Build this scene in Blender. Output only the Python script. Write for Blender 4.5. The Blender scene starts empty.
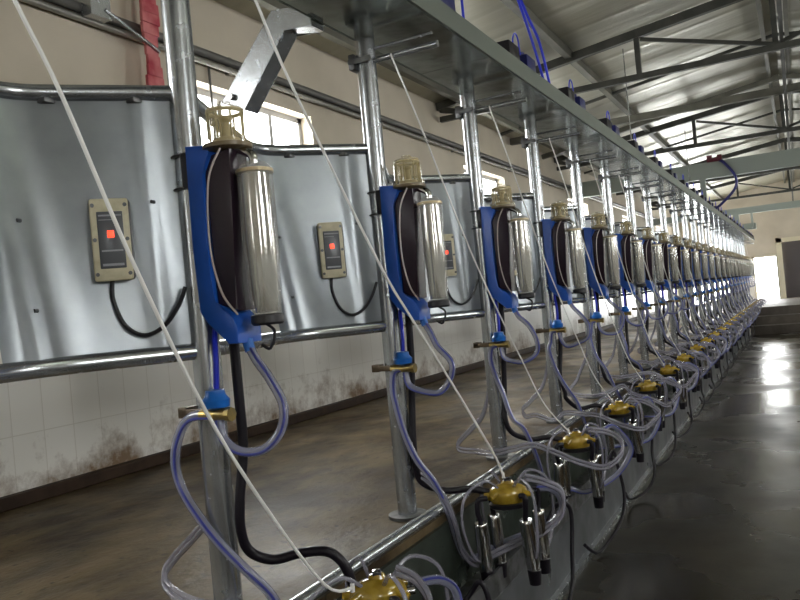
import bpy, bmesh, math, random
from mathutils import Vector, Matrix
random.seed(7)
C = bpy.context.scene
COL = C.collection
PI = math.pi
HC = 1.40            # camera height over the pit floor; heights "h" below are measured from the camera

# ------------------------------------------------------------------ camera
TH, PH, RO = math.radians(27.697), math.radians(0.5795), 0.092
fw = Vector((-math.sin(TH)*math.cos(PH), math.cos(TH)*math.cos(PH), math.sin(PH)))
r0 = Vector((math.cos(TH), math.sin(TH), 0)); u0 = r0.cross(fw)
cr = math.cos(RO)*r0 - math.sin(RO)*u0
cu = math.sin(RO)*r0 + math.cos(RO)*u0
cd = bpy.data.cameras.new('camera'); cam = bpy.data.objects.new('camera', cd); COL.objects.link(cam)
cd.sensor_width = 36; cd.lens = 760/800*36; cd.clip_start = 0.02; cd.clip_end = 300
M = Matrix((cr, cu, -fw)).transposed().to_4x4(); M.translation = (0, 0, HC)
cam.matrix_world = M
C.camera = cam

# ------------------------------------------------------------------ light and exposure
w = bpy.data.worlds.new('overcast_sky'); C.world = w; w.use_nodes = True
bg = w.node_tree.nodes['Background']; bg.inputs[0].default_value = (0.95, 0.97, 0.96, 1); bg.inputs[1].default_value = 22.0
C.view_settings.view_transform = 'Standard'; C.view_settings.look = 'None'
C.view_settings.gamma = 1; C.view_settings.use_curve_mapping = False
C.view_settings.exposure = 0.3
C.cycles.max_bounces = 8; C.cycles.transparent_max_bounces = 12; C.cycles.caustics_reflective = False
C.cycles.caustics_refractive = False; C.cycles.sample_clamp_indirect = 6

def portal(name, loc, rot, sx, sy):
    l = bpy.data.lights.new(name, 'AREA'); l.shape = 'RECTANGLE'; l.size = sx; l.size_y = sy
    l.cycles.is_portal = True
    o = bpy.data.objects.new(name, l); COL.objects.link(o); o.location = loc; o.rotation_euler = rot
WIN_Z = (1.95, 3.07)
WIN_C = [-4.86, -0.11, 4.64, 9.39, 14.14, 18.89, 23.64]
WIN_W = 1.46
for y in WIN_C:
    portal('window_daylight', (-3.74, y, sum(WIN_Z)/2), (0, -PI/2, 0), WIN_Z[1]-WIN_Z[0], WIN_W)
    portal('window_daylight', (3.74, y, sum(WIN_Z)/2), (0, PI/2, 0), WIN_Z[1]-WIN_Z[0], WIN_W)
portal('door_daylight', (-0.875, 26.5, 1.28), (-PI/2, 0, 0), 0.6, 1.5)
portal('door_daylight', (-2.35, 26.5, 1.55), (-PI/2, 0, 0), 1.5, 1.9)

# ------------------------------------------------------------------ materials
MATS = {}
def mat(name, col, rough=0.5, metal=0.0, alpha=1.0, trans=0.0, emit=None, spec=0.5, coat=0.0, noise=None, bump=None, ior=1.45):
    """noise=(scale, colour2, lo, hi, roughness spread); bump=(scale, strength)"""
    if name in MATS: return MATS[name]
    m = bpy.data.materials.new(name); m.use_nodes = True; nt = m.node_tree; N = nt.nodes; L = nt.links
    b = N['Principled BSDF']
    b.inputs['Base Color'].default_value = (*col, 1); b.inputs['Roughness'].default_value = rough
    b.inputs['Metallic'].default_value = metal; b.inputs['Alpha'].default_value = alpha
    b.inputs['Transmission Weight'].default_value = trans; b.inputs['IOR'].default_value = ior
    b.inputs['Specular IOR Level'].default_value = spec; b.inputs['Coat Weight'].default_value = coat
    if emit: b.inputs['Emission Color'].default_value = (*emit[:3], 1); b.inputs['Emission Strength'].default_value = emit[3]
    tc = N.new('ShaderNodeTexCoord')
    if noise:
        n = N.new('ShaderNodeTexNoise'); n.inputs['Scale'].default_value = noise[0]; n.inputs['Detail'].default_value = 4
        L.new(tc.outputs['Object'], n.inputs['Vector'])
        r = N.new('ShaderNodeValToRGB'); r.color_ramp.elements[0].position = noise[2]; r.color_ramp.elements[1].position = noise[3]
        r.color_ramp.elements[0].color = (*col, 1); r.color_ramp.elements[1].color = (*noise[1], 1)
        L.new(n.outputs['Fac'], r.inputs['Fac']); L.new(r.outputs['Color'], b.inputs['Base Color'])
        if len(noise) > 4:
            mr = N.new('ShaderNodeMapRange'); mr.inputs[1].default_value = .3; mr.inputs[2].default_value = .7
            mr.inputs[3].default_value = rough-noise[4]; mr.inputs[4].default_value = rough+noise[4]
            L.new(n.outputs['Fac'], mr.inputs[0]); L.new(mr.outputs[0], b.inputs['Roughness'])
    if bump:
        n2 = N.new('ShaderNodeTexNoise'); n2.inputs['Scale'].default_value = bump[0]; n2.inputs['Detail'].default_value = 3
        L.new(tc.outputs['Object'], n2.inputs['Vector'])
        bp = N.new('ShaderNodeBump'); bp.inputs['Strength'].default_value = bump[1]; bp.inputs['Distance'].default_value = 0.01
        L.new(n2.outputs['Fac'], bp.inputs['Height']); L.new(bp.outputs[0], b.inputs['Normal'])
    MATS[name] = m; return m

def node(m, t): return m.node_tree.nodes.new(t)
def galv(name, col, col2, rough, sc=55):
    return mat(name, col, rough, 0.85, noise=(sc, col2, .35, .65, .03))
GALV = galv('galvanised_steel', (.40, .42, .435), (.45, .47, .49), .25, 30)
GALV_SHEET = galv('galvanised_sheet', (.30, .32, .335), (.34, .36, .37), .33, 12)
CHANNEL = mat('polished_channel_steel', (.30, .34, .31), .15, .92, noise=(9, (.34, .37, .34), .3, .7, .05), bump=(3.2, .2))
CHANNEL_SIDE = mat('channel_side_steel', (.13, .15, .125), .5, .5, noise=(6, (.155, .17, .145), .3, .7, .05))
STEEL = mat('polished_stainless', (.62, .62, .62), .13, 1.0, bump=(20, .05))
DSTEEL = mat('dull_steel', (.17, .175, .18), .4, .7, noise=(20, (.11, .11, .11), .4, .6, .1))
TROUGH = mat('wet_steel_trough', (.07, .085, .07), .35, .5, noise=(7, (.045, .055, .042), .35, .65, .1))
BLUE = mat('blue_plastic', (.012, .085, .42), .35, noise=(12, (.016, .10, .50), .3, .7))
BLUE_CAP = mat('blue_cap_plastic', (.01, .13, .50), .3)
BLACKP = mat('black_plastic', (.012, .011, .014), .35)
DPURP = mat('dark_housing_plastic', (.022, .012, .02), .25)
RUBBER = mat('black_rubber', (.008, .006, .010), .42, spec=.3)
GLASS = mat('clear_glass_jar', (.80, .79, .72), .05, alpha=.28, spec=.8, coat=.6)
JARIN = mat('jar_inner_sleeve', (.50, .49, .45), .12, 1.0, bump=(5, .06))
DOME = mat('yellowed_clear_plastic', (.52, .43, .21), .06, alpha=.42, spec=.8, coat=.5)
DOMEIN = mat('cream_valve_insert', (.50, .42, .24), .35)
HOSE = mat('clear_vinyl_hose', (.30, .31, .42), .16, alpha=.58, spec=.8, coat=.4)
TWIN = mat('clear_twin_tube', (.31, .30, .36), .2, alpha=.55, spec=.7, coat=.3)
STRIPE = mat('blue_hose_stripe', (.045, .055, .26), .3)
AMBER = mat('amber_claw_plastic', (.30, .185, .012), .15, alpha=.90, spec=.8, coat=.6, noise=(30, (.46, .31, .03), .35, .65))
BRASS = mat('brass', (.42, .30, .09), .35, .8, noise=(40, (.28, .22, .10), .4, .6))
RUSTP = mat('brown_bracket', (.10, .07, .04), .5, .3)
CORD = mat('white_nylon_cord', (.86, .85, .82), .45)
BEIGE = mat('beige_face_plate', (.62, .57, .40), .45, noise=(30, (.50, .45, .30), .45, .7))
GREYLAB = mat('dark_grey_label', (.085, .09, .10), .3)
GREYTXT = mat('grey_print', (.28, .29, .31), .4)
REDLED = mat('red_led', (.6, .03, .01), .3, emit=(1, .07, .03, 1.6))
TRUSSM = mat('dark_truss_paint', (.050, .052, .045), .5, .2, noise=(6, (.075, .075, .065), .4, .6))
PURLM = mat('grey_purlin_paint', (.10, .098, .08), .5, .2, noise=(5, (.135, .13, .105), .4, .6))
GIRD = mat('grey_green_girder_paint', (.33, .37, .33), .5, .1)
CABLE = mat('blue_air_tube', (.015, .03, .50), .3)
CONDUIT = mat('grey_conduit', (.30, .29, .26), .35, .5)
DUCT = mat('dark_grey_conduit', (.13, .125, .115), .5, .2)
REDC = mat('red_cloth', (.42, .05, .07), .7, noise=(5, (.66, .22, .22), .4, .6))
FRAMEM = mat('white_window_frame', (.50, .50, .50), .4)
CREAM = mat('cream_door_frame', (.72, .66, .50), .5)
WPANE = mat('window_glass', (.95, .97, 1), .02, alpha=.12, spec=.6)
FILL_PANE = mat('translucent_fill_pane', (.80, .83, .68), .5, trans=.55)  # pane of the added skylights, out of view

def wall_material():
    m = mat('painted_wall', (.6, .55, .45), .6); N = m.node_tree.nodes; L = m.node_tree.links; b = N['Principled BSDF']
    geo = N.new('ShaderNodeNewGeometry'); sep = N.new('ShaderNodeSeparateXYZ'); L.new(geo.outputs['Position'], sep.inputs[0])
    # white tiled dado below, beige paint above
    gt = N.new('ShaderNodeMath'); gt.operation = 'GREATER_THAN'; gt.inputs[1].default_value = 1.72; L.new(sep.outputs[2], gt.inputs[0])
    add = N.new('ShaderNodeMath'); add.operation = 'ADD'; L.new(sep.outputs[0], add.inputs[0]); L.new(sep.outputs[1], add.inputs[1])
    cmb = N.new('ShaderNodeCombineXYZ'); L.new(add.outputs[0], cmb.inputs[0]); L.new(sep.outputs[2], cmb.inputs[1])
    br = N.new('ShaderNodeTexBrick'); br.offset = 0; br.inputs['Scale'].default_value = 1
    br.inputs['Brick Width'].default_value = .18; br.inputs['Row Height'].default_value = .47
    br.inputs['Mortar Size'].default_value = .004; br.inputs['Mortar Smooth'].default_value = .6
    br.inputs['Color1'].default_value = (.84, .82, .77, 1); br.inputs['Color2'].default_value = (.80, .78, .73, 1); br.inputs['Mortar'].default_value = (.70, .67, .61, 1)
    L.new(cmb.outputs[0], br.inputs['Vector'])
    n = N.new('ShaderNodeTexNoise'); n.inputs['Scale'].default_value = 1.3; n.inputs['Detail'].default_value = 6; L.new(geo.outputs['Position'], n.inputs['Vector'])
    up = N.new('ShaderNodeValToRGB'); up.color_ramp.elements[0].color = (.52, .46, .36, 1); up.color_ramp.elements[1].color = (.62, .55, .44, 1)
    up.color_ramp.elements[0].position = .35; up.color_ramp.elements[1].position = .65; L.new(n.outputs['Fac'], up.inputs[0])
    mx = N.new('ShaderNodeMix'); mx.data_type = 'RGBA'; L.new(gt.outputs[0], mx.inputs[0]); L.new(br.outputs['Color'], mx.inputs[6]); L.new(up.outputs['Color'], mx.inputs[7])
    # splashed dirt with ragged edges near the base
    n2 = N.new('ShaderNodeTexNoise'); n2.inputs['Scale'].default_value = 3.5; n2.inputs['Detail'].default_value = 9; n2.inputs['Roughness'].default_value = .7; L.new(geo.outputs['Position'], n2.inputs['Vector'])
    mr = N.new('ShaderNodeMapRange'); mr.inputs[1].default_value = .60; mr.inputs[2].default_value = 1.25; mr.inputs[3].default_value = .40; mr.inputs[4].default_value = .0; L.new(sep.outputs[2], mr.inputs[0])
    ad = N.new('ShaderNodeMath'); ad.operation = 'ADD'; L.new(mr.outputs[0], ad.inputs[0]); L.new(n2.outputs['Fac'], ad.inputs[1])
    rp = N.new('ShaderNodeValToRGB'); rp.color_ramp.elements[0].position = .74; rp.color_ramp.elements[1].position = .98; L.new(ad.outputs[0], rp.inputs[0])
    mx2 = N.new('ShaderNodeMix'); mx2.data_type = 'RGBA'; L.new(rp.outputs['Color'], mx2.inputs[0]); L.new(mx.outputs[2], mx2.inputs[6]); mx2.inputs[7].default_value = (.20, .13, .075, 1)
    L.new(mx2.outputs[2], b.inputs['Base Color'])
    rr = N.new('ShaderNodeMapRange'); rr.inputs[3].default_value = .28; rr.inputs[4].default_value = .65; L.new(gt.outputs[0], rr.inputs[0]); L.new(rr.outputs[0], b.inputs['Roughness'])
    return m
WALL = wall_material()

def concrete(name, c1, c2, r1, r2, sc, bump, dark=None):
    m = mat(name, c1, .5, spec=.2); N = m.node_tree.nodes; L = m.node_tree.links; b = N['Principled BSDF']
    geo = N.new('ShaderNodeNewGeometry')
    mp = N.new('ShaderNodeMapping'); mp.inputs['Scale'].default_value = (1.3, .8, 1); L.new(geo.outputs['Position'], mp.inputs[0])
    n = N.new('ShaderNodeTexNoise'); n.inputs['Scale'].default_value = sc; n.inputs['Detail'].default_value = 8; n.inputs['Roughness'].default_value = .62; L.new(mp.outputs[0], n.inputs['Vector'])
    r = N.new('ShaderNodeValToRGB'); r.color_ramp.elements[0].position = .40; r.color_ramp.elements[1].position = .62
    r.color_ramp.elements[0].color = (*c1, 1); r.color_ramp.elements[1].color = (*c2, 1); L.new(n.outputs['Fac'], r.inputs[0])
    n2 = N.new('ShaderNodeTexNoise'); n2.inputs['Scale'].default_value = 26; n2.inputs['Detail'].default_value = 4; L.new(geo.outputs['Position'], n2.inputs['Vector'])
    r2_ = N.new('ShaderNodeValToRGB'); r2_.color_ramp.elements[0].position = .62; r2_.color_ramp.elements[1].position = .72
    L.new(n2.outputs['Fac'], r2_.inputs[0])
    mx = N.new('ShaderNodeMix'); mx.data_type = 'RGBA'; L.new(r2_.outputs['Color'], mx.inputs[0]); L.new(r.outputs['Color'], mx.inputs[6]); mx.inputs[7].default_value = (*(dark or c1), 1)
    L.new(mx.outputs[2], b.inputs['Base Color'])
    n3 = N.new('ShaderNodeTexNoise'); n3.inputs['Scale'].default_value = .9; n3.inputs['Detail'].default_value = 5; L.new(geo.outputs['Position'], n3.inputs['Vector'])
    mr = N.new('ShaderNodeMapRange'); mr.inputs[1].default_value = .38; mr.inputs[2].default_value = .62; mr.inputs[3].default_value = r1; mr.inputs[4].default_value = r2; L.new(n3.outputs['Fac'], mr.inputs[0])
    L.new(mr.outputs[0], b.inputs['Roughness'])
    bp = N.new('ShaderNodeBump'); bp.inputs['Strength'].default_value = bump; bp.inputs['Distance'].default_value = .02; L.new(n.outputs['Fac'], bp.inputs['Height']); L.new(bp.outputs[0], b.inputs['Normal'])
    return m
PLATF = concrete('dirty_wet_concrete', (.030, .019, .009), (.145, .106, .056), .32, .62, 2.6, .9, (.024, .016, .010))
PITF = concrete('dark_wet_pit_concrete', (.018, .015, .009), (.038, .031, .019), .18, .40, 1.7, .15, (.016, .014, .010))
BROWN = mat('brown_wet_kerb', (.026, .015, .009), .6, spec=.2, noise=(6, (.045, .027, .017), .4, .6, .1))

def roof_material():
    m = mat('foil_roof_panel', (.56, .56, .50), .36, .5); N = m.node_tree.nodes; L = m.node_tree.links; b = N['Principled BSDF']
    geo = N.new('ShaderNodeNewGeometry')
    mp = N.new('ShaderNodeMapping'); mp.inputs['Scale'].default_value = (.7, 5, 1); L.new(geo.outputs['Position'], mp.inputs[0])
    n = N.new('ShaderNodeTexNoise'); n.inputs['Scale'].default_value = 1.6; n.inputs['Detail'].default_value = 5; L.new(mp.outputs[0], n.inputs['Vector'])
    w_ = N.new('ShaderNodeTexWave'); w_.bands_direction = 'Y'; w_.inputs['Scale'].default_value = .52; w_.inputs['Distortion'].default_value = .3; L.new(geo.outputs['Position'], w_.inputs['Vector'])
    pw = N.new('ShaderNodeMath'); pw.operation = 'POWER'; pw.inputs[1].default_value = 14; L.new(w_.outputs['Fac'], pw.inputs[0])
    ad = N.new('ShaderNodeMath'); ad.operation = 'ADD'; L.new(n.outputs['Fac'], ad.inputs[0]); L.new(pw.outputs[0], ad.inputs[1])
    bp = N.new('ShaderNodeBump'); bp.inputs['Strength'].default_value = .22; bp.inputs['Distance'].default_value = .03; L.new(ad.outputs[0], bp.inputs['Height']); L.new(bp.outputs[0], b.inputs['Normal'])
    r = N.new('ShaderNodeValToRGB'); r.color_ramp.elements[0].color = (.38, .37, .29, 1); r.color_ramp.elements[1].color = (.47, .46, .38, 1); L.new(n.outputs['Fac'], r.inputs[0]); L.new(r.outputs['Color'], b.inputs['Base Color'])
    return m
ROOF = roof_material()

# ------------------------------------------------------------------ mesh helpers
class MB:
    def __init__(s, off=(0, 0, 0)): s.bm = bmesh.new(); s.off = Vector(off)
    def face(s, pts):
        vs = [s.bm.verts.new(Vector(p)) for p in pts]
        try: s.bm.faces.new(vs)
        except ValueError: pass
    def box(s, lo, hi, bev=0):
        r = bmesh.ops.create_cube(s.bm, size=1)
        vs = r['verts']
        for v in vs:
            v.co = Vector([lo[k] + (v.co[k]+.5)*(hi[k]-lo[k]) for k in range(3)])
        if bev:
            es = list({e for v in vs for e in v.link_edges})
            bmesh.ops.bevel(s.bm, geom=es, offset=bev, segments=2, affect='EDGES', profile=.5)
        return s
    def bar(s, a, b, wd, ht, up=(0, 0, 1)):
        a = Vector(a); b = Vector(b); t = (b-a).normalized(); up = Vector(up)
        sd = t.cross(up).normalized(); u = sd.cross(t)
        q = [(-wd/2, -ht/2), (wd/2, -ht/2), (wd/2, ht/2), (-wd/2, ht/2)]
        v = [[s.bm.verts.new(p + sd*x + u*y) for x, y in q] for p in (a, b)]
        for i in range(4):
            j = (i+1) % 4; s.bm.faces.new((v[0][i], v[0][j], v[1][j], v[1][i]))
        s.bm.faces.new(v[0][::-1]); s.bm.faces.new(v[1]); return s
    def tube(s, pts, r, n=10, cap=True, smooth=0, shift=None):
        P = [Vector(p) for p in pts]
        if smooth: P = spline(P, smooth)
        rr = r if callable(r) else (lambda t: r)
        T = []
        for i in range(len(P)):
            a = P[max(i-1, 0)]; b = P[min(i+1, len(P)-1)]; T.append((b-a).normalized())
        up = Vector((0, 0, 1)) if abs(T[0].z) < .9 else Vector((1, 0, 0))
        nrm = (up - T[0]*up.dot(T[0])).normalized()
        rings = []
        for i, p in enumerate(P):
            nrm = (nrm - T[i]*nrm.dot(T[i])).normalized(); bn = T[i].cross(nrm)
            R = rr(i/(len(P)-1))
            c = p
            if shift: c = p + nrm*shift[0] + bn*shift[1]
            rings.append([s.bm.verts.new(c + (nrm*math.cos(2*PI*k/n) + bn*math.sin(2*PI*k/n))*R) for k in range(n)])
        for A, B in zip(rings, rings[1:]):
            for k in range(n):
                j = (k+1) % n; s.bm.faces.new((A[k], A[j], B[j], B[k]))
        if cap: s.bm.faces.new(rings[0][::-1]); s.bm.faces.new(rings[-1])
        return s
    def lathe(s, prof, c=(0, 0, 0), n=20, sx=1, sy=1, axis='z', cap=True):
        rings = []
        for r, z in prof:
            ring = []
            for k in range(n):
                a = 2*PI*k/n; x, y = r*math.cos(a)*sx, r*math.sin(a)*sy
                p = (x, y, z) if axis == 'z' else ((z, x, y) if axis == 'x' else (x, z, y))
                ring.append(s.bm.verts.new(Vector(c)+Vector(p)))
            rings.append(ring)
        for A, B in zip(rings, rings[1:]):
            for k in range(n):
                j = (k+1) % n; s.bm.faces.new((A[k], A[j], B[j], B[k]))
        if cap: s.bm.faces.new(rings[0][::-1]); s.bm.faces.new(rings[-1])
        return s
    def prism(s, poly, y0, y1, bev=0):
        """poly of (x, z), extruded along y"""
        a = [s.bm.verts.new((x, y0, z)) for x, z in poly]; b = [s.bm.verts.new((x, y1, z)) for x, z in poly]
        fs = [s.bm.faces.new(a), s.bm.faces.new(b[::-1])]
        for i in range(len(poly)):
            j = (i+1) % len(poly); s.bm.faces.new((a[i], b[i], b[j], a[j]))
        if bev:
            es = list({e for f in fs for e in f.edges}); bmesh.ops.bevel(s.bm, geom=es, offset=bev, segments=2, affect='EDGES', profile=.5)
        return s
    def rot(s, ang, axis, cen):
        bmesh.ops.rotate(s.bm, cent=Vector(cen), matrix=Matrix.Rotation(ang, 3, axis), verts=s.bm.verts); return s
    def build(s, name, m, parent=None, smooth=True, label=None):
        bmesh.ops.recalc_face_normals(s.bm, faces=s.bm.faces)
        for v in s.bm.verts: v.co -= s.off
        me = bpy.data.meshes.new(name); s.bm.to_mesh(me); s.bm.free()
        me.materials.append(m)
        if smooth:
            me.polygons.foreach_set('use_smooth', [True]*len(me.polygons)); me.set_sharp_from_angle(angle=math.radians(38))
        o = bpy.data.objects.new(name, me); COL.objects.link(o)
        if parent: o.parent = parent
        if label: o['label'] = label
        return o
def spline(P, k):
    out = []
    for i in range(len(P)-1):
        p0 = P[max(i-1, 0)]; p1 = P[i]; p2 = P[i+1]; p3 = P[min(i+2, len(P)-1)]
        for j in range(k):
            t = j/k
            out.append(.5*((2*p1) + (p2-p0)*t + (2*p0-5*p1+4*p2-p3)*t*t + (3*p1-p0-3*p2+p3)*t**3))
    out.append(P[-1].copy()); return out
def fillet(P, r, k=6):
    """round the corners of a polyline"""
    P = [Vector(p) for p in P]; out = [P[0]]
    for i in range(1, len(P)-1):
        a = (P[i-1]-P[i]); b = (P[i+1]-P[i]); rr = min(r, a.length*.45, b.length*.45)
        A = P[i]+a.normalized()*rr; B = P[i]+b.normalized()*rr
        for j in range(k+1):
            t = j/k; out.append(A*(1-t)**2 + P[i]*2*t*(1-t) + B*t*t)
    out.append(P[-1]); return out
def thing(name, label, cat, loc=(0, 0, 0), group=None):
    o = bpy.data.objects.new(name, None); COL.objects.link(o); o.location = loc; o.empty_display_size = .1
    return tag(o, label, cat, group)
def tag(o, label, cat, group=None):
    o['label'] = label; o['category'] = cat
    if group: o['group'] = group
    return o
def struct(o): o['kind'] = 'structure'; return o

# ------------------------------------------------------------------ building shell
Y0, Y1 = -7.0, 26.2
def H(h): return h + HC
PZ = 0.60
b = MB(); b.box((-1.10, Y0, -.15), (1.10, 19.6, 0)); struct(b.build('floor', PITF, smooth=False))
b = MB(); b.prism([(-3.5, -.15), (-1.27, -.15), (-1.27, PZ), (-3.5, PZ)], Y0, Y1); struct(b.build('floor_platform', PLATF, smooth=False))
b = MB(); b.prism([(1.10, -.15), (3.5, -.15), (3.5, PZ), (1.10, PZ)], Y0, Y1); struct(b.build('floor_platform_right', PLATF, smooth=False))
# far end of the pit: three risers up to the platform
b = MB()
for k in range(3): b.box((-1.10, 19.6+.42*k, -.15), (1.10, 19.6+.42*(k+1)+.001, .2*(k+1)))
b.box((-1.27, 20.86, -.15), (1.10, Y1, PZ-.002))
struct(b.build('floor_steps', mat('grey_brown_step', (.075, .062, .05), .6, noise=(5, (.10, .085, .07), .4, .6)), smooth=False))
# pit lining: steel trough and lower panel along the pit edge
b = MB(); b.box((-1.27, Y0, -.15), (-1.255, 20.86, H(-.83))); struct(b.build('trim_1', TROUGH, smooth=False))
b = MB(); b.prism([(-1.255, H(-1.10)), (-1.13, H(-1.12)), (-1.13, H(-1.04)), (-1.115, H(-1.04)), (-1.115, H(-1.13)), (-1.255, H(-1.13))], Y0, 19.6)
struct(b.build('trim_2', DSTEEL, smooth=False))
b = MB(); b.box((-1.125, Y0, 0), (-1.112, 19.6, H(-1.13))); struct(b.build('trim_3', mat('grey_wet_steel_panel', (.16, .17, .18), .35, .5, noise=(4, (.10, .105, .11), .35, .65, .08)), smooth=False))
b = MB(); b.box((-1.112, Y0, .0), (-1.085, 19.6, .03)); struct(b.build('trim_4', GALV, smooth=False))

def wall_y(name, x0, x1, holes, z0, z1):
    b = MB(); ys = [Y0-.2] + [v for c in holes for v in (c-WIN_W/2, c+WIN_W/2)] + [Y1+.2]
    for i in range(0, len(ys), 2): b.box((x0, ys[i], z0), (x1, ys[i+1], z1))
    for c in holes:
        b.box((x0, c-WIN_W/2, z0), (x1, c+WIN_W/2, WIN_Z[0])); b.box((x0, c-WIN_W/2, WIN_Z[1]), (x1, c+WIN_W/2, z1))
    return struct(b.build(name, WALL, smooth=False))
EAVE = H(2.30); RIDGE = H(2.83); SL = (RIDGE-EAVE)/3.5
wall_y('wall_left', -3.74, -3.5, WIN_C, 0, EAVE+.05)
wall_y('wall_right', 3.5, 3.74, WIN_C, 0, EAVE+.05)
def gable(name, y0, y1, holes):
    b = MB(); xs = sorted({-3.74, 3.74, 0.0, *[v for h in holes for v in h[:2]]})
    top = lambda x: RIDGE + .05 - SL*abs(x)
    for xa, xb in zip(xs, xs[1:]):
        zs = [(0, None)]; hs = [h for h in holes if h[0] <= xa+1e-6 and h[1] >= xb-1e-6]
        if hs:
            h = hs[0]
            if h[2] > 0.01: b.prism([(xa, 0), (xb, 0), (xb, h[2]), (xa, h[2])], y0, y1)
            b.prism([(xa, h[3]), (xb, h[3]), (xb, top(xb)), (xa, top(xa))], y0, y1)
        else: b.prism([(xa, 0), (xb, 0), (xb, top(xb)), (xa, top(xa))], y0, y1)
    return struct(b.build(name, WALL, smooth=False))
gable('wall_back', Y1, Y1+.22, [(-3.1, -1.6, PZ, H(1.1)), (-1.18, -.57, PZ, H(.52)), (-.50, .55, PZ, H(.98))])
gable('wall_front', Y0-.2, Y0, [])
b = MB(); b.box((-3.5, Y0, PZ), (-3.44, Y1, PZ+.065), .008); struct(b.build('baseboard_left', BROWN, smooth=False))

# roof: two slopes, the right one with unseen skylights added to light the roof
FILL_SKY = [(1.5, 3.6), (8.7, 10.9), (15.5, 17.5)]
def roof_slope(name, sgn, holes):
    b = MB(); ys = [Y0-.2] + [v for h in holes for v in h] + [Y1+.22]
    def slab(xa, xb, ya, yb):
        za, zb = RIDGE-SL*xa, RIDGE-SL*xb
        b.prism([(sgn*xa, za), (sgn*xb, zb), (sgn*xb, zb+.05), (sgn*xa, za+.05)], ya, yb)
    for i in range(0, len(ys), 2): slab(0, 3.74, ys[i], ys[i+1])
    for h in holes: slab(0, 1.0, *h); slab(2.0, 3.74, *h)
    return struct(b.build(name, ROOF, smooth=False))
roof_slope('ceiling_left', -1, []); roof_slope('ceiling_right', 1, FILL_SKY)
for h in FILL_SKY:
    b = MB(); xa, xb = 1.0, 2.0; b.prism([(xa, RIDGE-SL*xa+.01), (xb, RIDGE-SL*xb+.01), (xb, RIDGE-SL*xb+.02), (xa, RIDGE-SL*xa+.02)], *h)
    struct(b.build('window_added_skylight', FILL_PANE, smooth=False))

# windows: frame with mullions (sill and lintel are the wall's own reveals), two panes
def window(x, c, k):
    root = bpy.data.objects.new('window_%d' % k, None); COL.objects.link(root); root.location = (x, c, WIN_Z[0]); struct(root)
    o = (x, c, WIN_Z[0]); z0, z1 = WIN_Z; a, e = c-WIN_W/2, c+WIN_W/2; t = .045
    b = MB(o)
    b.box((x-.03, a, z0), (x+.03, a+t, z1)); b.box((x-.03, e-t, z0), (x+.03, e, z1))
    b.box((x-.03, a, z0), (x+.03, e, z0+t)); b.box((x-.03, a, z1-t), (x+.03, e, z1))
    b.box((x-.028, c-.30-t/2, z0), (x+.028, c-.30+t/2, z1)); b.box((x-.028, c+.28, z0), (x+.028, c+.28+t, z1))
    b.build('frame', FRAMEM, root, smooth=False)
    for s, (q0, q1) in enumerate(((a+t, c-.30), (c-.28, c+.28), (c+.32, e-t))):
        b = MB(o); b.box((x-.004, q0, z0+t), (x+.004, q1, z1-t)); b.build('pane', WPANE, root, smooth=False)
k = 1
for c in WIN_C:
    window(-3.64, c, k); k += 1
for c in WIN_C:
    window(3.64, c, k); k += 1
# far doorways
root = struct(bpy.data.objects.new('door_1', None)); COL.objects.link(root); root.location = (-.875, Y1, PZ)
b = MB(root.location); b.box((-1.23, Y1-.03, PZ), (-1.18, Y1+.04, H(.57))); b.box((-.57, Y1-.03, PZ), (-.545, Y1+.04, H(.57))); b.box((-1.23, Y1-.03, H(.52)), (-.545, Y1+.04, H(.57)))
b.build('door_frame', CREAM, root, smooth=False)
root = struct(bpy.data.objects.new('door_2', None)); COL.objects.link(root); root.location = (.02, Y1, PZ)
b = MB(root.location); b.box((-.53, Y1-.04, PZ), (-.38, Y1+.05, H(1.06))); b.box((.45, Y1-.04, PZ), (.58, Y1+.05, H(1.06))); b.box((-.53, Y1-.04, H(.93)), (.58, Y1+.05, H(1.06)))
b.build('door_frame', CREAM, root, smooth=False)
b = MB(root.location); b.box((-.45, Y1+.12, PZ), (.52, Y1+.16, H(.95))); b.build('doorway_shade_panel', mat('painted_doorway_shade', (.09, .08, .085), .5), root, smooth=False)  # dark sheet standing in for the unlit interior beyond the doorway
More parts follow.
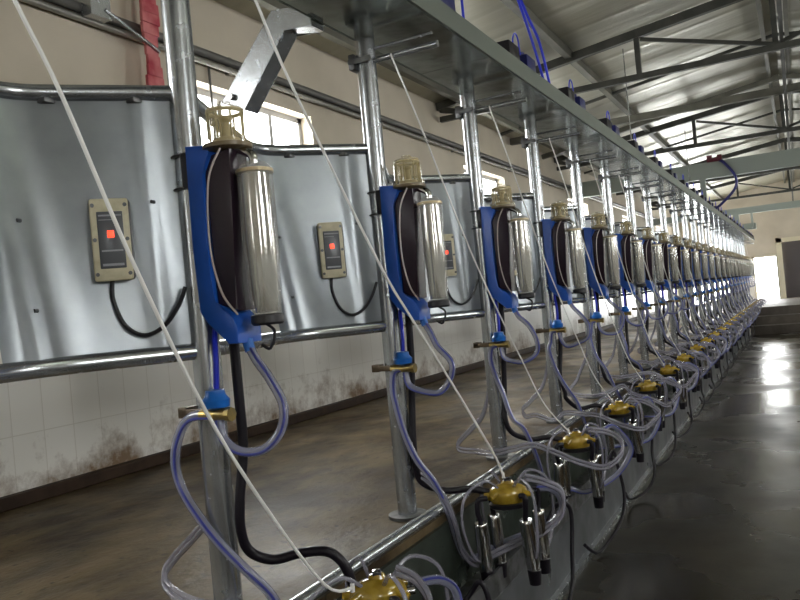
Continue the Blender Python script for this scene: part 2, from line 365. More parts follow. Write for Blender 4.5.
# pale cupboard box in front of the dark panel that paints the doorway's shaded interior
# ------------------------------------------------------------------ roof steel
TR_Y = [-6.2, -1.5, 3.25, 8.0, 12.75, 17.5, 22.25]
BCH = H(2.10)
ORD = ['nearest', 'second', 'third', 'fourth', 'fifth', 'sixth', 'seventh', 'eighth', 'ninth', 'tenth', 'eleventh', 'twelfth', 'thirteenth',
       'fourteenth', 'fifteenth', 'sixteenth', 'seventeenth', 'eighteenth', 'nineteenth', 'twentieth', 'twenty-first', 'twenty-second', 'twenty-third', 'farthest']
tr_lab = {8.0: 'dark steel roof truss nearest in the picture, crossing above the overhead channel',
          12.75: 'second dark steel roof truss, behind the nearest one',
          17.5: 'third dark steel roof truss, just beyond the grey green girder',
          22.25: 'farthest dark steel roof truss before the end wall',
          3.25: 'dark steel roof truss above the camera, just over the top edge of the picture'}
for y in TR_Y[2:]:
    t = thing('roof_truss', tr_lab[y], 'roof truss', (0, y, BCH), 'roof trusses')
    o = t.location
    for s in (-1, 1):
        b = MB(o); b.bar((s*3.49, y, EAVE-.05), (0, y, RIDGE-.14), .07, .085); b.build('rafter', TRUSSM, t, smooth=False)
        b = MB(o); b.bar((s*3.45, y, EAVE-.09), (s*3.05, y, BCH+.0), .05, .06); b.build('knee_brace', TRUSSM, t, smooth=False)
        zr = RIDGE-.14-SL*1.24
        b = MB(o); b.bar((s*1.24, y, BCH), (s*1.24, y, zr), .05, .05, (1, 0, 0)); b.build('web_post', TRUSSM, t, smooth=False)
        b = MB(o); b.bar((s*1.2, y, zr-.03), (0, y, BCH+.03), .035, .035); b.build('web_diagonal', TRUSSM, t, smooth=False)
    b = MB(o); b.bar((-3.46, y, BCH), (3.46, y, BCH), .055, .06); b.build('bottom_chord', TRUSSM, t, smooth=False)
    b = MB(o); b.bar((0, y, BCH), (0, y, RIDGE-.12), .05, .05, (1, 0, 0)); b.build('king_post', TRUSSM, t, smooth=False)
px = [(-3.2, 'pale grey purlin running along the roof just above the left wall'), (-1.93, 'pale grey purlin running halfway up the left roof slope'),
      (-.12, 'grey ridge purlin just left of the roof ridge'), (.12, 'grey ridge purlin just right of the roof ridge'),
      (1.93, 'pale grey purlin halfway up the right roof slope')]
for x, lab in px:
    b = MB(); z = RIDGE-SL*abs(x)-.05; wd = .022 if abs(x) < 1 else .035; b.box((x-wd, Y0, z-.048), (x+wd, Y1, z+.040))
    o = b.build('roof_purlin', PURLM, smooth=False); tag(o, lab, 'purlin', 'roof purlins')
# lengthwise tie rods by the ridge
for x, z, lab in ((.05, BCH+.03, 'grey lengthwise tie bar running under the roof ridge at truss chord height'),):
    b = MB(); b.box((x-.018, Y0, z), (x+.018, Y1, z+.03)); tag(b.build('tie_bar', TRUSSM, smooth=False), lab, 'tie bar')
# light rafters between the trusses
for y, z0, wd, m_, lab in ((9.95, .07, .035, TRUSSM, 'thin dark rafter under the roof just beyond the nearest truss'), (11.9, .12, .07, PURLM, 'pale grey rafter under the roof just before the second truss'),
                   (14.6, .07, .035, TRUSSM, 'thin dark rafter under the roof just beyond the second truss')):
    b = MB(); b.bar((-3.45, y, RIDGE-SL*3.45-z0), (0, y, RIDGE-z0), wd, wd); b.bar((3.45, y, RIDGE-SL*3.45-z0), (0, y, RIDGE-z0), wd, wd)
    tag(b.build('light_rafter', m_, smooth=False), lab, 'rafter')
b = MB(); b.box((-3.45, 10.36, H(2.16)), (3.45, 10.44, H(2.25))); tag(b.build('cross_tie', PURLM, smooth=False), 'pale grey cross tie spanning level between the first two roof trusses', 'cross tie')
def grey_girder(y, z0, z1, x0, lab):
    t = thing('cross_girder', lab, 'girder', (0, y, z0)); o = t.location
    b = MB(o); b.box((x0, y-.05, z0), (3.45, y+.05, z1)); b.build('beam', GIRD, t, smooth=False)
    b = MB(o); b.box((x0, y-.055, z0-.015), (3.45, y+.055, z0)); b.box((x0, y-.055, z1), (3.45, y+.055, z1+.012)); b.build('flange', GIRD, t, smooth=False)
    return t
g = grey_girder(13.5, H(1.66), H(1.90), -3.45, 'grey green cross girder over the milking row, with blue air tube hanging from it')
b = MB(g.location); b.box((-1.30, 13.44, H(1.115)), (-1.22, 13.56, H(1.65))); b.build('drop_leg', GIRD, g, smooth=False)
g = grey_girder(21.5, H(1.60), H(1.74), -3.45, 'slim grey cross girder near the end wall, in front of the far doorways')
b = MB(g.location); b.box((-.95, 21.44, H(1.22)), (-.90, 21.56, H(1.60))); b.build('drop_leg', GIRD, g, smooth=False)
b = MB(g.location); b.box((-1.36, 21.42, H(1.115)), (-1.22, 21.58, H(1.60))); b.build('drop_leg', GIRD, g, smooth=False)
b = MB(); b.box((-1.18, 21.9, H(1.2)), (-.86, 22.1, H(1.36)), .01); tag(b.build('hanging_heater', GIRD, smooth=False), 'small grey box hanging below the far grey girder', 'box')

# ------------------------------------------------------------------ left wall services
wl = ((H(1.86), .030, DUCT, 'upper dark grey conduit running along the left wall above the windows'),
      (H(1.80), .020, CONDUIT, 'lower pale grey pipe running along the left wall above the windows'))
for z, r, m_, lab in wl:
    b = MB(); b.tube([(-3.46, Y0+.1, z), (-3.46, Y1-.1, z)], r, 10)
    for y in range(0, 26, 2): b.box((-3.5, y+.3, z-r-.006), (-3.455, y+.33, z+r+.006))
    tag(b.build('wall_pipe', m_), lab, 'pipe')
b = MB(); b.tube([(-3.475, 4.10, H(1.80)), (-3.475, 4.10, H(.2))], .009, 8); tag(b.build('wall_cable', DUCT), 'thin dark cable dropping down the left wall just right of the nearest post', 'cable')
b = MB(); b.tube([(-3.36, 3.12, H(1.85)), (-3.34, 3.50, H(1.70))], .011, 8); b.box((-3.48, 3.02, H(1.80)), (-3.36, 3.16, H(1.93)))
tag(b.build('pipe_stay', GALV), 'short bright steel stay slanting from the wall conduit at upper left', 'pipe stay')
b = MB()
for i in range(9):
    a = i/8; z = H(2.06)-a*.52
    wdt = .060 + .012*math.sin(a*7)
    b.box((-3.37+.008*math.sin(a*9), 3.455-wdt, z-.067), (-3.345+.008*math.sin(a*9), 3.455+wdt, z), .006)
tag(b.build('red_cloth', REDC), 'red cloth strip hanging from the wall conduit beside the nearest post', 'cloth')

# ------------------------------------------------------------------ overhead channel
t = thing('overhead_channel', 'long polished steel channel running above the whole row of posts', 'overhead channel', (-1.25, -1.0, H(1.04)))
o = t.location; yE = 1.54+1.03*23+.25
b = MB(o)
yy = -1.0
while yy < yE-.1:
    y2 = min(yy+2.06, yE); b.box((-1.425, yy, H(1.042)), (-1.09, y2-.004, H(1.052))); yy = y2
b.build('bottom_plate', CHANNEL, t, smooth=False)
b = MB(o); b.box((-1.09, -1.0, H(1.034)), (-1.078, yE, H(1.118))); b.build('front_fascia', CHANNEL_SIDE, t, smooth=False)
b = MB(o); b.box((-1.43, -1.0, H(1.040)), (-1.425, yE, H(1.110))); b.build('back_flange', CHANNEL_SIDE, t, smooth=False)
b = MB(o); b.box((-1.425, -1.0, H(1.100)), (-1.09, yE, H(1.110))); b.build('top_plate', CHANNEL_SIDE, t, smooth=False)

# kerb rail along the platform edge
b = MB(); b.tube([(-1.298, -1.0, PZ+.012), (-1.298, 20.8, PZ+.012)], .022, 12); tag(b.build('kerb_rail', GALV), 'galvanised pipe rail lying along the platform edge at the foot of the posts', 'rail')

# bent gate arm at upper left
P0 = [(-1.30, H(1.075)), (-1.60, H(1.105)), (-1.84, H(.815))]
t = thing('gate_arm', 'bent galvanised square arm with a bolt, reaching left from the overhead channel', 'gate arm', (-1.425, 2.3, H(1.0))); o = t.location
b = MB(o)
pl = [(-1.36, H(1.02)), (-1.54, H(1.045)), (-1.785, H(.775)), (-1.865, H(.845)), (-1.60, H(1.128)), (-1.36, H(1.10))]
pl = [(-1.435, H(1.018)), (-1.555, H(1.036)), (-1.762, H(.785)), (-1.872, H(.835)), (-1.605, H(1.118)), (-1.435, H(1.10))]
b.prism(pl, 2.26, 2.34, .004); b.build('arm', GALV, t, smooth=False)
b = MB(o); b.lathe([(.013, -.012), (.013, 0), (.006, .0), (.006, .012)], (-1.815, 2.255, H(.845)), 12, axis='y'); b.build('bolt', STEEL, t)

# ------------------------------------------------------------------ the stalls
NST = 24; SP = 1.03; YS = 1.54; PX = -1.40
def S(dx, dy, h): return (PX+dx, YS+dy, H(h))
def SS(pts): return [S(*p) for p in pts]
protos = {}
def copy_tree(o, dy, parent=None):
    c = o.copy(); COL.objects.link(c); c.parent = parent
    if parent is None: c.location = (o.location[0], o.location[1]+dy, o.location[2])
    for ch in list(o.children):
        copy_tree(ch, 0, c)
    return c
def where(i):
    return {0: 'nearest the camera', NST-1: 'farthest from the camera'}.get(i, ORD[i] + ' from the camera')
def post_word(i):
    return {0: 'the nearest post', NST-1: 'the farthest post'}.get(i, 'the ' + ORD[i] + ' post from the camera')
def row(kind, builder, label, cat, group, variants=None):
    """build variants[0..], then copies for the remaining stalls"""
    made = []
    nv = variants or 1
    for i in range(NST):
        if i < nv: t = builder(i); t.location.y += SP*i; made.append(t)
        else:
            src = made[0] if nv == 1 else made[-1] if nv < 4 else made[nv-1-((i-nv) % (nv-2))]
            j = made.index(src); t = copy_tree(src, SP*(i-j))
        tag(t, label(i), cat, group)

# posts
def make_post(i):
    base = S(0, 0, -.80); t = thing('stall_post', '', 'post', base)
    b = MB(base); b.tube([S(0, 0, -.80), S(0, 0, 1.042)], .0375, 20); b.build('post_tube', GALV, t)
    b = MB(base); b.lathe([(.075, -.0), (.075, .012), (.045, .014)], S(0, 0, -.80), 20); b.build('base_flange', DSTEEL, t)
    b = MB(base); b.tube([S(.0, .0, .955), S(.305, 0, .955)], .012, 10); b.build('crossbar', GALV, t)
    b = MB(base); b.tube([S(.02, 0, 1.0), S(.285, 0, 1.0)], .006, 8); b.build('tie_rod', GALV, t)
    b = MB(base); b.box(S(-.055, -.045, .925), S(-.030, .045, .985), .003); b.box(S(-.055, -.048, .945), S(.04, -.038, .965)); b.build('crossbar_clamp', DSTEEL, t)
    return t
row('post', make_post, lambda i: 'galvanised round stall post, ' + where(i), 'post', 'galvanised stall posts')
t = copy_tree(make_post(0), -SP); tag(t, 'galvanised stall post beside the camera, left of the picture edge', 'post', 'galvanised stall posts')
for o_ in [x for x in COL.objects if x.get('label') == '']:
    for ch in list(o_.children): bpy.data.objects.remove(ch)
    bpy.data.objects.remove(o_)

# rump rail with curved sheet
def make_panel(i):
    base = S(0, 0, -.065); t = thing('rump_panel', '', 'panel', base)
    tp = fillet(SS([(0, 0, .62), (-.32, -.34, .62), (-.02, -SP+.035, .62)]), .13, 10)
    bt = fillet(SS([(0, 0, -.065), (-.22, -.36, -.065), (-.02, -SP+.035, -.065)]), .16, 10)
    b = MB(base); b.tube(tp, .021, 12); b.build('top_rail', GALV, t)
    b = MB(base); b.tube(bt, .022, 12); b.build('bottom_rail', GALV, t)
    # sheet: from the post round the bend
    def walk(P, s0, s1, n):
        P = [Vector(p) for p in P]; L_ = [0]
        for a, c in zip(P, P[1:]): L_.append(L_[-1]+(c-a).length)
        out = []
        for q in range(n+1):
            s = s0+(s1-s0)*q/n
            for a in range(len(P)-1):
                if L_[a+1] >= s or a == len(P)-2:
                    f = (s-L_[a])/max(1e-6, L_[a+1]-L_[a]); out.append(P[a].lerp(P[a+1], f)); break
        return out
    A = walk(tp, .03, .585, 36); B = walk(bt, .03, .50, 36)
    b = MB(base); cols = []
    for q, (a, c) in enumerate(zip(A, B)):
        cl = []
        for w_ in range(9):
            f = w_/8; p = a.lerp(c, f)
            z = H(.603) + (H(-.045)-H(.603))*f; p.z = z
            u_ = q/36
            # soft vertical flutes pressed in the sheet near the bend
            off = .010*math.exp(-((u_-.80)/.05)**2) + .008*math.exp(-((u_-.16)/.05)**2)
            p += Vector((.55, -.83, 0))*off
            cl.append(b.bm.verts.new(p))
        cols.append(cl)
    for a, c in zip(cols, cols[1:]):
        for w_ in range(8): b.bm.faces.new((a[w_], a[w_+1], c[w_+1], c[w_]))
    r = bmesh.ops.solidify(b.bm, geom=b.bm.faces[:], thickness=.004)
    b.build('steel_sheet', GALV_SHEET, t)
    for s_ in (.12, .33, .5):
        b = MB(base); p = walk(tp, s_, s_+.01, 1)[0]; b.box((p.x-.014, p.y-.022, p.z-.028), (p.x+.014, p.y+.01, p.z-.015), .002); b.build('sheet_clip', DSTEEL, t)
    for s_, f in ((.10, .42), (.42, .48), (.18, .62), (.4, .8)):
        p = walk(tp, s_, s_+.01, 1)[0]; q_ = walk(bt, s_, s_+.01, 1)[0]; p = p.lerp(q_, f)
        b = MB(base); b.lathe([(.005, -.006), (.005, .004)], (p.x+.004, p.y-.006, p.z), 8, axis='y'); b.build('rivet', DSTEEL, t)
    return t
row('panel', make_panel, lambda i: 'curved galvanised steel rump panel between two rails, attached to ' + post_word(i), 'panel', 'curved rump panels')

# control boxes on the sheets
def make_control(i):
    # sheet direction from the post: (-.32,-.34) ; the box sits .2 m along it
    d = Vector((-.685, -.728, 0)); nrm = Vector((.728, -.685, 0))
    dist = .205 if i == 0 else .215
    c = Vector(S(0, 0, .235)) + d*dist + nrm*.012
    t = thing('control_box', '', 'control box', (c.x, c.y, c.z-.11))
    R = Matrix((( -d.x, nrm.x, 0), (-d.y, nrm.y, 0), (0, 0, 1)))   # local x to the right, local -y... outward = nrm
    def place(b, name, m_, parent=t, smooth=True):
        for v in b.bm.verts:
            l = v.co.copy(); v.co = R @ Vector((l.x, l.y, l.z)) + c
        b.off = t.location; bpy.context.view_layer.update()
        b.off = Vector((c.x, c.y, c.z-.11)); return b.build(name, m_, parent, smooth=smooth)
    # here y grows outward from the sheet
    place(MB().box((-.047, 0, -.10), (.047, .045, .10), .008), 'housing', mat('dark_control_housing', (.10, .095, .10), .4))
    f = place(MB().box((-.050, .040, -.103), (.042, .050, .103), .006), 'face_plate', BEIGE)
    lb = place(MB().box((-.034, .049, -.072), (.027, .053, .070), .002), 'label_panel', GREYLAB)
    place(MB().box((-.012, .052, .004), (.004, .0555, .022), .002), 'red_display', REDLED)
    b = MB(); b.box((-.030, .052, .058), (.024, .0540, .062)); b.box((-.030, .052, .048), (.006, .0540, .050)); b.box((-.028, .052, -.030), (.022, .0540, -.026)); b.box((-.028, .052, -.066), (.022, .0540, -.060))
    place(b, 'printed_lines', GREYTXT, smooth=False)
    for x_ in (-.042, .034):
        for z_ in (-.086, .0, .086): place(MB().lathe([(.005, .048), (.005, .054)], (x_, 0, z_), 8, axis='y'), 'screw', DSTEEL)
    b = MB(); b.tube([(-.01, .03, -.10), (-.012, .03, -.15), (.01, .035, -.215), (.055, .035, -.245), (.105, .03, -.225), (.145, .02, -.175), (.165, .02, -.13)], .0055, 8, smooth=6)
    place(b, 'signal_cable', BLACKP)
    return t
row('control', make_control, lambda i: 'beige framed control box with red display left of ' + post_word(i), 'control box', 'control boxes', 2)

# milk meter on each post
def make_meter(i):
    base = S(.12, 0, -.06); t = thing('milk_meter', '', 'milk meter', base)
    prof = [(.032, .465), (.112, .455), (.105, .425), (.080, .385), (.078, .25), (.080, .12), (.085, .055), (.118, .035), (.142, .012), (.152, -.015), (.150, -.052), (.118, -.052), (.104, -.030), (.060, .0), (.034, .035), (.030, .20)]
    b = MB(base); b.prism([(PX+x, H(z)) for x, z in prof], YS-.048, YS+.048, .004); b.build('blue_bracket', BLUE, t)
    b = MB(base); b.prism([(PX+x, H(z)) for x, z in [(.085, .43), (.165, .44), (.160, .30), (.150, .12), (.150, .03), (.085, .05), (.083, .38)]], YS-.036, YS+.036, .005); b.build('dark_housing', DPURP, t)
    b = MB(base); b.box(S(.010, -.046, .358), S(.038, .046, .452), .004); b.build('post_clamp', BLACKP, t)
    for h_ in (.362, .448):
        b = MB(base); b.lathe([(.0395, -.003), (.0415, 0), (.0395, .003)], S(0, 0, h_), 20, sx=1.08, sy=1.2); b.build('wire_band', DSTEEL, t)
    c = S(.133, 0, 0)
    b = MB(base); b.lathe([(.060, .452), (.062, .470), (.053, .478), (.051, .535), (.046, .553), (.018, .562), (.018, .568), (.001, .568)], (c[0], c[1], HC), 22, cap=False); b.build('clear_dome', DOME, t)
    b = MB(base); b.lathe([(.036, .46), (.036, .472), (.012, .478), (.010, .515), (.018, .522), (.018, .528), (.006, .532)], (c[0], c[1], HC), 16)
    b.lathe([(.040, .538), (.0485, .538), (.0485, .546), (.040, .546), (.040, .538)], (c[0], c[1], HC), 20, cap=False)
    for k_ in range(8):
        a = k_*PI/4+.2; b.box((c[0]+.0465*math.cos(a)-.002, c[1]+.0465*math.sin(a)-.002, H(.47)), (c[0]+.0465*math.cos(a)+.002, c[1]+.0465*math.sin(a)+.002, H(.540)))
    b.build('valve_insert', DOMEIN, t)
    b = MB(base); b.lathe([(.050, .440), (.064, .446), (.064, .456), (.050, .460)], (c[0], c[1], HC), 22); b.build('dome_ring', mat('brown_dome_ring', (.16, .12, .06), .35), t)
    c = S(.212, .0, 0)
    b = MB(base); b.lathe([(.012, .405), (.030, .398), (.043, .385), (.0455, .37), (.0455, .20), (.040, .06), (.036, .012), (.020, .004)], (c[0], c[1], HC), 26, cap=False); jar = b.build('measuring_jar', GLASS, t)
    b = MB(base); b.lathe([(.010, .375), (.036, .370), (.038, .20), (.033, .06), (.029, .02), (.010, .018)], (c[0], c[1], HC), 22); b.build('inner_sleeve', JARIN, jar)
    b = MB(base); b.lathe([(.038, .383), (.0475, .380), (.0475, .372), (.038, .370)], (c[0], c[1], HC), 26); b.build('rim', mat('tan_jar_rim', (.45, .36, .22), .35, .3), jar)
    b = MB(base); b.lathe([(.037, -.012), (.042, -.006), (.042, .012), (.036, .016)], (c[0], c[1], HC), 22); b.build('jar_foot', BLACKP, t)
    b = MB(base); b.tube([(c[0], c[1], H(.395)), (c[0]-.005, c[1], H(.42)), (c[0]-.05, c[1], H(.445))], .012, 10, smooth=5); b.build('steel_elbow', STEEL, t)
    b = MB(base); b.tube(SS([(.15, -.05, .44), (.125, -.075, .36), (.12, -.085, .20), (.135, -.075, .08), (.155, -.045, .02)]), .0028, 6, smooth=6); b.build('thin_tube', mat('pale_thin_tube', (.45, .38, .36), .3), t)
    b = MB(base); b.tube(SS([(.14, 0, -.045), (.148, 0, -.075)]), .014, 12); b.build('hose_nozzle', BLUE_CAP, t)
    b = MB(base); b.tube(SS([(.215, -.01, -.01), (.245, -.02, -.03), (.235, -.03, -.07), (.21, -.03, -.06)]), .004, 6, smooth=5); b.build('lead_wire', BLACKP, t)
    return t
row('meter', make_meter, lambda i: 'blue milk meter with clear dome and glass jar on ' + post_word(i), 'milk meter', 'blue milk meters')

# shut-off valve and its bracket plate
def make_valve(i):
    base = S(.05, 0, -.225); t = thing('shutoff_valve', '', 'valve', base)
    b = MB(base); b.box(S(-.075, -.046, -.236), S(.05, -.040, -.214), .002); b.box(S(-.075, -.046, -.238), S(-.045, .0, -.210), .002); b.build('bracket_plate', RUSTP, t)
    b = MB(base); b.tube(SS([(.02, -.06, -.227), (.105, -.06, -.227)]), .014, 12); b.tube(SS([(.105, -.06, -.227), (.12, -.06, -.227)]), .018, 8); b.build('brass_body', BRASS, t)
    b = MB(base); b.lathe([(.016, -.215), (.034, -.208), (.036, -.190), (.026, -.178), (.024, -.165), (.008, -.162)], (S(.07, 0, 0)[0], YS-.058, HC), 16); b.build('blue_cap', BLUE_CAP, t)
    b = MB(base); b.tube(SS([(.072, -.055, -.165), (.074, -.05, -.10), (.062, -.03, -.02), (.06, -.01, .01)]), .0075, 8, smooth=5); b.build('blue_air_line', CABLE, t)
    return t
row('valve', make_valve, lambda i: 'small blue capped brass shut-off valve bracketed to ' + post_word(i), 'valve', 'shut-off valves')

# loop hose from the meter to the valve
def jit(pts, a, fixed=2):
    n = len(pts); out = []
    for k_, p in enumerate(pts):
        f = 0 if k_ < fixed or k_ >= n-fixed else 1
        out.append(tuple(c_ + f*random.uniform(-a, a) for c_ in p))
    return out
NV = 7
def make_loop(i):
    pts = [(.148, 0, -.070), (.165, 0, -.10), (.206, -.005, -.150), (.243, -.01, -.215), (.235, -.02, -.278), (.190, -.035, -.320), (.130, -.05, -.322), (.088, -.06, -.290), (.078, -.06, -.240)]
    pts = jit(pts, .010 if i else 0)
    base = S(.2, 0, -.33); t = thing('loop_hose', '', 'hose', base)
    b = MB(base); b.tube(SS(pts), .0125, 12, smooth=8); b.build('clear_hose', HOSE, t)
    b = MB(base); b.tube(SS(pts), .0038, 6, smooth=8, shift=(.0075, .0085)); b.build('blue_stripe', STRIPE, t)
    return t
row('loop', make_loop, lambda i: 'short clear hose looping below the meter on ' + post_word(i), 'hose', 'looped clear hoses', NV)

# long milk hose from valve to claw
CL = (.335, .21, -.76)      # claw centre
LONG1 = [(.06, -.06, -.227), (-.014, -.06, -.232), (-.061, -.06, -.275), (-.086, -.06, -.349), (-.073, -.055, -.425), (-.016, -.055, -.502), (.041, -.05, -.566), (.099, -.03, -.633), (.128, .02, -.71), (.150, .05, -.81), (.162, .08, -.92),
         (.175, .13, -.985), (.21, .18, -.985), (.263, .22, -.955), (.348, .28, -.93), (.433, .34, -.90), (.480, .38, -.855), (.475, .39, -.80), (.445, .36, -.765), (.409, .31, -.757)]
LONG2 = [(.06, -.06, -.227), (.030, -.062, -.24), (.018, -.062, -.299), (.025, -.062, -.363), (.050, -.058, -.478), (.084, -.04, -.578), (.124, .0, -.665), (.150, .04, -.781), (.158, .08, -.907),
         (.172, .12, -.985), (.205, .17, -.995), (.263, .22, -.965), (.348, .28, -.94), (.433, .34, -.918), (.487, .38, -.864), (.481, .39, -.808), (.45, .36, -.772), (.409, .31, -.760)]
LONG3 = LONG2[:11] + [(.25, .24, -1.005), (.34, .32, -1.015), (.44, .42, -.985), (.515, .49, -.90), (.515, .50, -.80), (.47, .44, -.725), (.43, .36, -.735), (.405, .31, -.758)]
def make_long(i):
    pts = LONG1 if i == 0 else (LONG2 if i == 1 else jit(LONG3, .022, 3))
    base = S(.2, .15, -1.0); t = thing('milk_hose', '', 'hose', base)
    b = MB(base); b.tube(SS(pts), .0135, 12, smooth=6); b.build('clear_hose', HOSE, t)
    b = MB(base); b.tube(SS(pts), .0042, 6, smooth=6, shift=(-.007, -.0100)); b.build('blue_stripe', STRIPE, t)
    return t
row('long', make_long, lambda i: 'long clear milk hose with blue stripe beside ' + post_word(i), 'hose', 'long milk hoses', NV)

# twin pulsation tube
TW1 = [(-.045, .05, -.42), (-.086, .06, -.523), (-.147, .05, -.587), (-.22, .04, -.651), (-.247, .02, -.694), (-.209, .0, -.728), (-.08, -.03, -.745), (.098, -.04, -.735), (.19, .01, -.78), (.26, .05, -.85), (.36, .10, -.88), (.45, .17, -.86), (.47, .24, -.80), (.42, .27, -.745), (.37, .25, -.715)]
TW3 = [(-.045, .05, -.42), (-.070, .06, -.515), (-.103, .05, -.606), (-.169, .03, -.674), (-.235, .02, -.735), (-.229, .01, -.768), (-.14, -.0, -.776), (-.013, -.06, -.772), (.078, -.04, -.755), (.177, .0, -.744), (.263, .04, -.785), (.372, .08, -.843), (.473, .16, -.885), (.535, .25, -.85), (.54, .30, -.79), (.48, .30, -.740), (.39, .25, -.715)]
TW2 = [(-.043, .05, -.42), (-.045, .055, -.545), (-.060, .05, -.61), (-.019, .045, -.642), (.087, .0, -.659), (.15, .02, -.74), (.172, .045, -.84), (.178, .075, -.95), (.21, .12, -1.015), (.27, .17, -.99), (.35, .23, -.96), (.43, .29, -.935), (.50, .34, -.87), (.50, .36, -.79), (.44, .33, -.745), (.385, .27, -.715)]
def make_twin(i):
    pts = TW1 if i == 0 else TW2 if i == 1 else (TW3 if i < 3 else jit(TW3, .02, 2))
    base = S(0, 0, -.78); t = thing('pulse_tube', '', 'tube', base)
    b = MB(base); b.tube(SS(pts), .0085, 10, smooth=6); b.build('clear_tube', TWIN, t)
    b = MB(base); b.tube(SS([(x, y+.004, z+.017) for x, y, z in pts]), .0085, 10, smooth=6); b.build('clear_tube', TWIN, t)
    return t
row('twin', make_twin, lambda i: 'paired clear tubes looping past the foot of ' + post_word(i), 'tube', 'paired pulsation tubes', NV)

# black vacuum hose
BK1 = [(.078, .02, .02), (.080, .02, -.199), (.078, .02, -.329), (.069, .0, -.46), (.064, .0, -.54), (.070, .02, -.600), (.11, .06, -.632), (.171, .1, -.624), (.235, .13, -.625), (.270, .15, -.66), (.285, .165, -.72)]
BK2 = [(.066, .03, .02), (.060, .03, -.20), (.052, .02, -.353), (.052, .0, -.507), (.054, .0, -.610), (.070, .01, -.672), (.137, .06, -.712), (.205, .12, -.72), (.245, .16, -.735), (.275, .18, -.745)]
def make_black(i):
    pts = BK1 if i == 0 else (BK2 if i == 1 else jit(BK2, .014, 3))
    o = MB(S(.07, 0, -.6)); o.tube(SS(pts), .0135, 12, smooth=6)
    o_ = o.build('vacuum_hose', RUBBER); o_.location = S(.07, 0, -.6)
    return o_
row('black', make_black, lambda i: 'black rubber vacuum hose hanging down ' + post_word(i), 'hose', 'black vacuum hoses', NV)

# milking cluster
def make_cluster(i):
    c = Vector(S(*CL)); t = thing('milking_cluster', '', 'milking cluster', (c.x, c.y, c.z-.31)); o = t.location
    ang = .55 + (0 if i < 2 else random.uniform(-.25, .25))
    def bu(b, name, m_, **k_): b.off = Vector(o); b.rot(ang, 'Z', c); return b.build(name, m_, t, **k_)
    b = MB(); b.lathe([(.020, -.030), (.052, -.026), (.062, -.008), (.062, .012), (.054, .030), (.036, .040), (.020, .046), (.016, .056), (.006, .058)], c, 24, sx=1.28, sy=.92)
    for sx_ in (-1, 1):
        for sy_ in (-1, 1):
            p = c+Vector((sx_*.045, sy_*.032, .018)); q = c+Vector((sx_*.078, sy_*.052, .004)); b.tube([p, q], .010, 10)
    b.tube([c+Vector((-.06, 0, .0)), c+Vector((-.098, 0, .004))], lambda t_: .020-.006*t_, 12)
    bu(b, 'claw_bowl', AMBER)
    b = MB(); b.lathe([(.050, -.050), (.060, -.044), (.062, -.030), (.054, -.026)], c, 22, sx=1.28, sy=.92); bu(b, 'claw_base', BLACKP)
    b = MB(); b.tube([c+Vector((.070, 0, 0)), c+Vector((.098, 0, .002))], .013, 12); b.lathe([(.008, .055), (.012, .058), (.012, .066), (.003, .068)], c, 12); bu(b, 'outlet', STEEL)
    b = MB(); b.box((c.x-.012, c.y-.014, c.z+.040), (c.x+.012, c.y+.014, c.z+.062), .003); bu(b, 'shutoff_button', BLACKP)
    spots = [(-.125, -.045), (-.055, .060), (.045, -.065), (.120, .040)]
    for k_, (dx, dy) in enumerate(spots):
        tl = (random.uniform(-.02, .02), random.uniform(-.02, .02)) if i else (0.01*k_, .008)
        a = c+Vector((dx, dy, -.085)); e = a+Vector((tl[0], tl[1], -.195))
        b = MB(); b.tube([a, a.lerp(e, .08), a.lerp(e, .5), a.lerp(e, .93), e], lambda q: .0225+.005*math.sin(PI*min(1, q*1.1)), 16, smooth=3); bu(b, 'teat_cup', STEEL)
        b = MB(); b.tube([e+Vector((0, 0, .008)), e+Vector((0, 0, -.048))], lambda q: .027-.005*q, 14); bu(b, 'liner_mouth', RUBBER)
        s_ = Vector((dx*.74, dy*.9, .004))
        b = MB(); b.tube([c+s_, c+Vector((dx*1.02, dy*1.12, .002)), c+Vector((dx*1.06, dy*1.08, -.045)), a+Vector((0, 0, .01)), a+Vector((0, 0, -.01))], .0105, 10, smooth=5); bu(b, 'short_tube', RUBBER)
        b = MB(); b.tube([c+Vector((dx*.35, dy*.5, .035)), c+Vector((dx*.8, dy*1.3, .075)), c+Vector((dx*1.45, dy*2.0, .03)), c+Vector((dx*1.6, dy*2.0, -.08)), a.lerp(e, .62)+Vector((dx*.35, dy*.5, 0)), a.lerp(e, .80)], .0062, 8, smooth=5); bu(b, 'branch_tube', TWIN)
    return t
row('cluster', make_cluster, lambda i: 'amber claw with four steel teat cups hanging at the pit edge, ' + where(i), 'milking cluster', 'milking clusters', NV)

# pull cords
CORDS = [[(.10, -.71, .955), (.155, -.60, .64), (.19, -.54, .46), (.21, -.42, .14), (.225, -.27, -.18), (.245, -.13, -.42), (.275, .05, -.68), (.30, .14, -.72)],
         [(.133, -.90, .955), (.14, -.86, .88), (.155, -.74, .66), (.20, -.41, .155), (.225, -.27, -.03), (.25, -.10, -.23), (.30, .17, -.58), (.315, .225, -.69)],
         [(.119, -1.045, .955), (.12, -1.035, .93), (.14, -.91, .73), (.19, -.58, .17), (.24, -.21, -.32), (.27, -.05, -.53), (.305, .18, -.70)]]
def make_cord(i):
    pts = CORDS[i]; end = Vector(S(*pts[-1])); b = MB(end); b.tube(SS(pts), .0042 if i < 2 else .0034, 8, smooth=5)
    b.lathe([(.006, -.01), (.006, .012)], end, 8)
    o_ = b.build('pull_cord', CORD); o_.location = end; return o_
row('cord', make_cord, lambda i: 'white nylon pull cord slanting down to the claw ' + where(i), 'cord', 'white pull cords', 3)

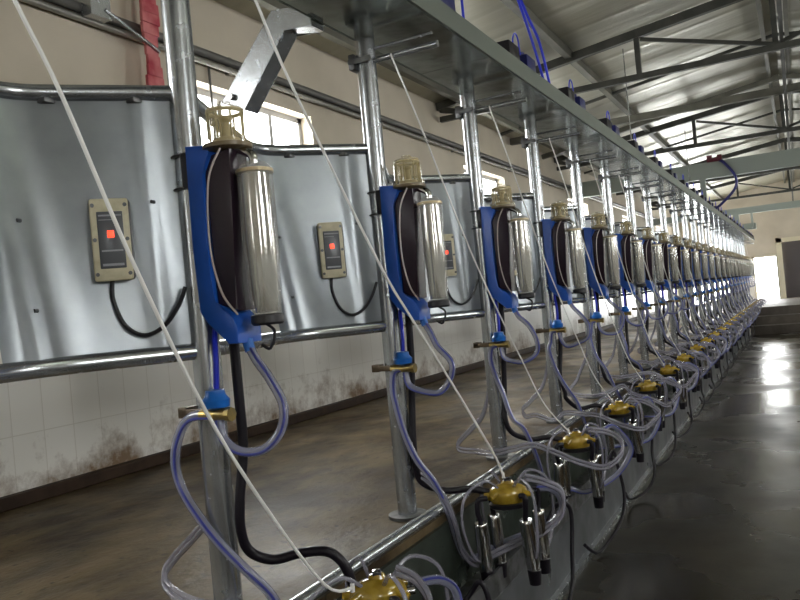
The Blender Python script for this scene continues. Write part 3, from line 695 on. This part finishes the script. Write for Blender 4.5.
# pulsator pair on the channel
def make_pulsator(i):
    base = S(.22, -.0, 1.118); t = thing('pulsator', '', 'pulsator', base)
    b = MB(base); b.box(S(.18, -.17, 1.110), S(.30, -.02, 1.208), .006); b.build('black_box', BLACKP, t)
    b = MB(base); b.box(S(.19, .06, 1.110), S(.31, .20, 1.196), .006); b.build('blue_box', mat('dark_blue_box', (.012, .016, .10), .35), t)
    b = MB(base); b.lathe([(.03, 0), (.03, .03), (.02, .034)], S(.245, .13, 1.196), 14); b.build('box_knob', mat('dark_blue_box', (.012, .016, .10), .35), t)
    b = MB(base); b.tube(SS([(.27, -.03, 1.19), (.27, -.015, 1.26), (.27, .025, 1.295), (.27, .065, 1.275), (.27, .08, 1.18)]), .004, 8, smooth=6); b.build('air_tube', CABLE, t)
    return t
def plab(i): return 'paired pulsator boxes on the channel above ' + post_word(i)
row('pulsator', make_pulsator, plab, 'pulsator', 'pulsators on the channel')

# black drain hoses looping over the pit kerb
def make_drain(i):
    pts = [(.30, .72, -1.04), (.345, .78, -.97), (.385, .78, -.93), (.41, .78, -1.0), (.42, .75, -1.15), (.42, .66, -1.27), (.39, .52, -1.355), (.33, .38, -1.375), (.315, .25, -1.30)]
    pts = jit(pts, .015, 1) if i else pts
    o = MB(S(.4, .6, -1.38)); o.tube(SS(pts), .0095, 10, smooth=6)
    o_ = o.build('drain_hose', RUBBER); o_.location = S(.4, .6, -1.38); return o_
row('drain', make_drain, lambda i: 'thin black hose looping over the pit kerb beyond ' + post_word(i), 'hose', 'black kerb hoses', NV)

# ------------------------------------------------------------------ small things under the roof
def cable(name, pts, r, m_, lab, cat='cable', sm=6):
    b = MB(pts[0]); b.tube(pts, r, 8, smooth=sm); o_ = b.build(name, m_); o_.location = pts[0]; return tag(o_, lab, cat)
cable('air_tube', [(-1.15, 4.18, H(1.12)), (-1.15, 4.02, H(1.32)), (-1.15, 3.80, H(1.52)), (-1.17, 3.45, H(1.85)), (-1.2, 3.25, H(2.08))], .0075, CABLE, 'left one of the two bright blue tubes dropping to the channel near the third post')
cable('air_tube', [(-1.14, 4.24, H(1.12)), (-1.13, 4.05, H(1.36)), (-1.15, 3.86, H(1.53)), (-1.15, 3.48, H(1.87)), (-1.18, 3.25, H(2.08))], .0075, CABLE, 'right one of the two bright blue tubes dropping to the channel near the third post')
cable('air_tube', [(-1.15, 3.0, H(1.12)), (-1.15, 3.02, H(1.5)), (-1.16, 3.25, H(2.08))], .006, CABLE, 'single blue tube rising from the channel at the top edge of the picture')
cable('air_tube', [(-1.15, 13.45, H(1.12)), (-1.0, 13.4, H(1.20)), (-.78, 13.4, H(1.42)), (-.76, 13.4, H(1.62)), (-.9, 13.4, H(1.85)), (-1.0, 13.46, H(1.93))], .022, mat('dark_blue_tube', (.03, .03, .16), .4), 'dark blue tube hanging in an arc from the grey green girder')
b = MB((-1.05, 13.42, H(1.93)))
b.tube([(-1.16, 13.42, H(1.935)), (-.96, 13.42, H(1.935))], .035, 12); b.lathe([(.04, -.03), (.045, .03)], (-1.12, 13.42, H(1.98)), 12); b.box((-1.0, 13.38, H(1.915)), (-.93, 13.46, H(2.0)), .005)
o_ = b.build('air_regulator', mat('dark_red_regulator', (.12, .02, .03), .4)); o_.location = (-1.05, 13.42, H(1.93)); tag(o_, 'small dark regulator on top of the grey green girder where the blue tube hangs', 'regulator')
cable('hanger_rod', [(-1.38, 8.0, H(1.11)), (-1.38, 8.0, H(2.42))], .006, GALV, 'thin pale hanger rod from the nearest roof truss down to the channel', 'rod', 0)
cable('hanger_rod', [(-1.38, 12.75, H(1.11)), (-1.38, 12.75, H(2.42))], .006, GALV, 'thin pale hanger rod from the second roof truss down to the channel', 'rod', 0)

print('objects', len(COL.objects))
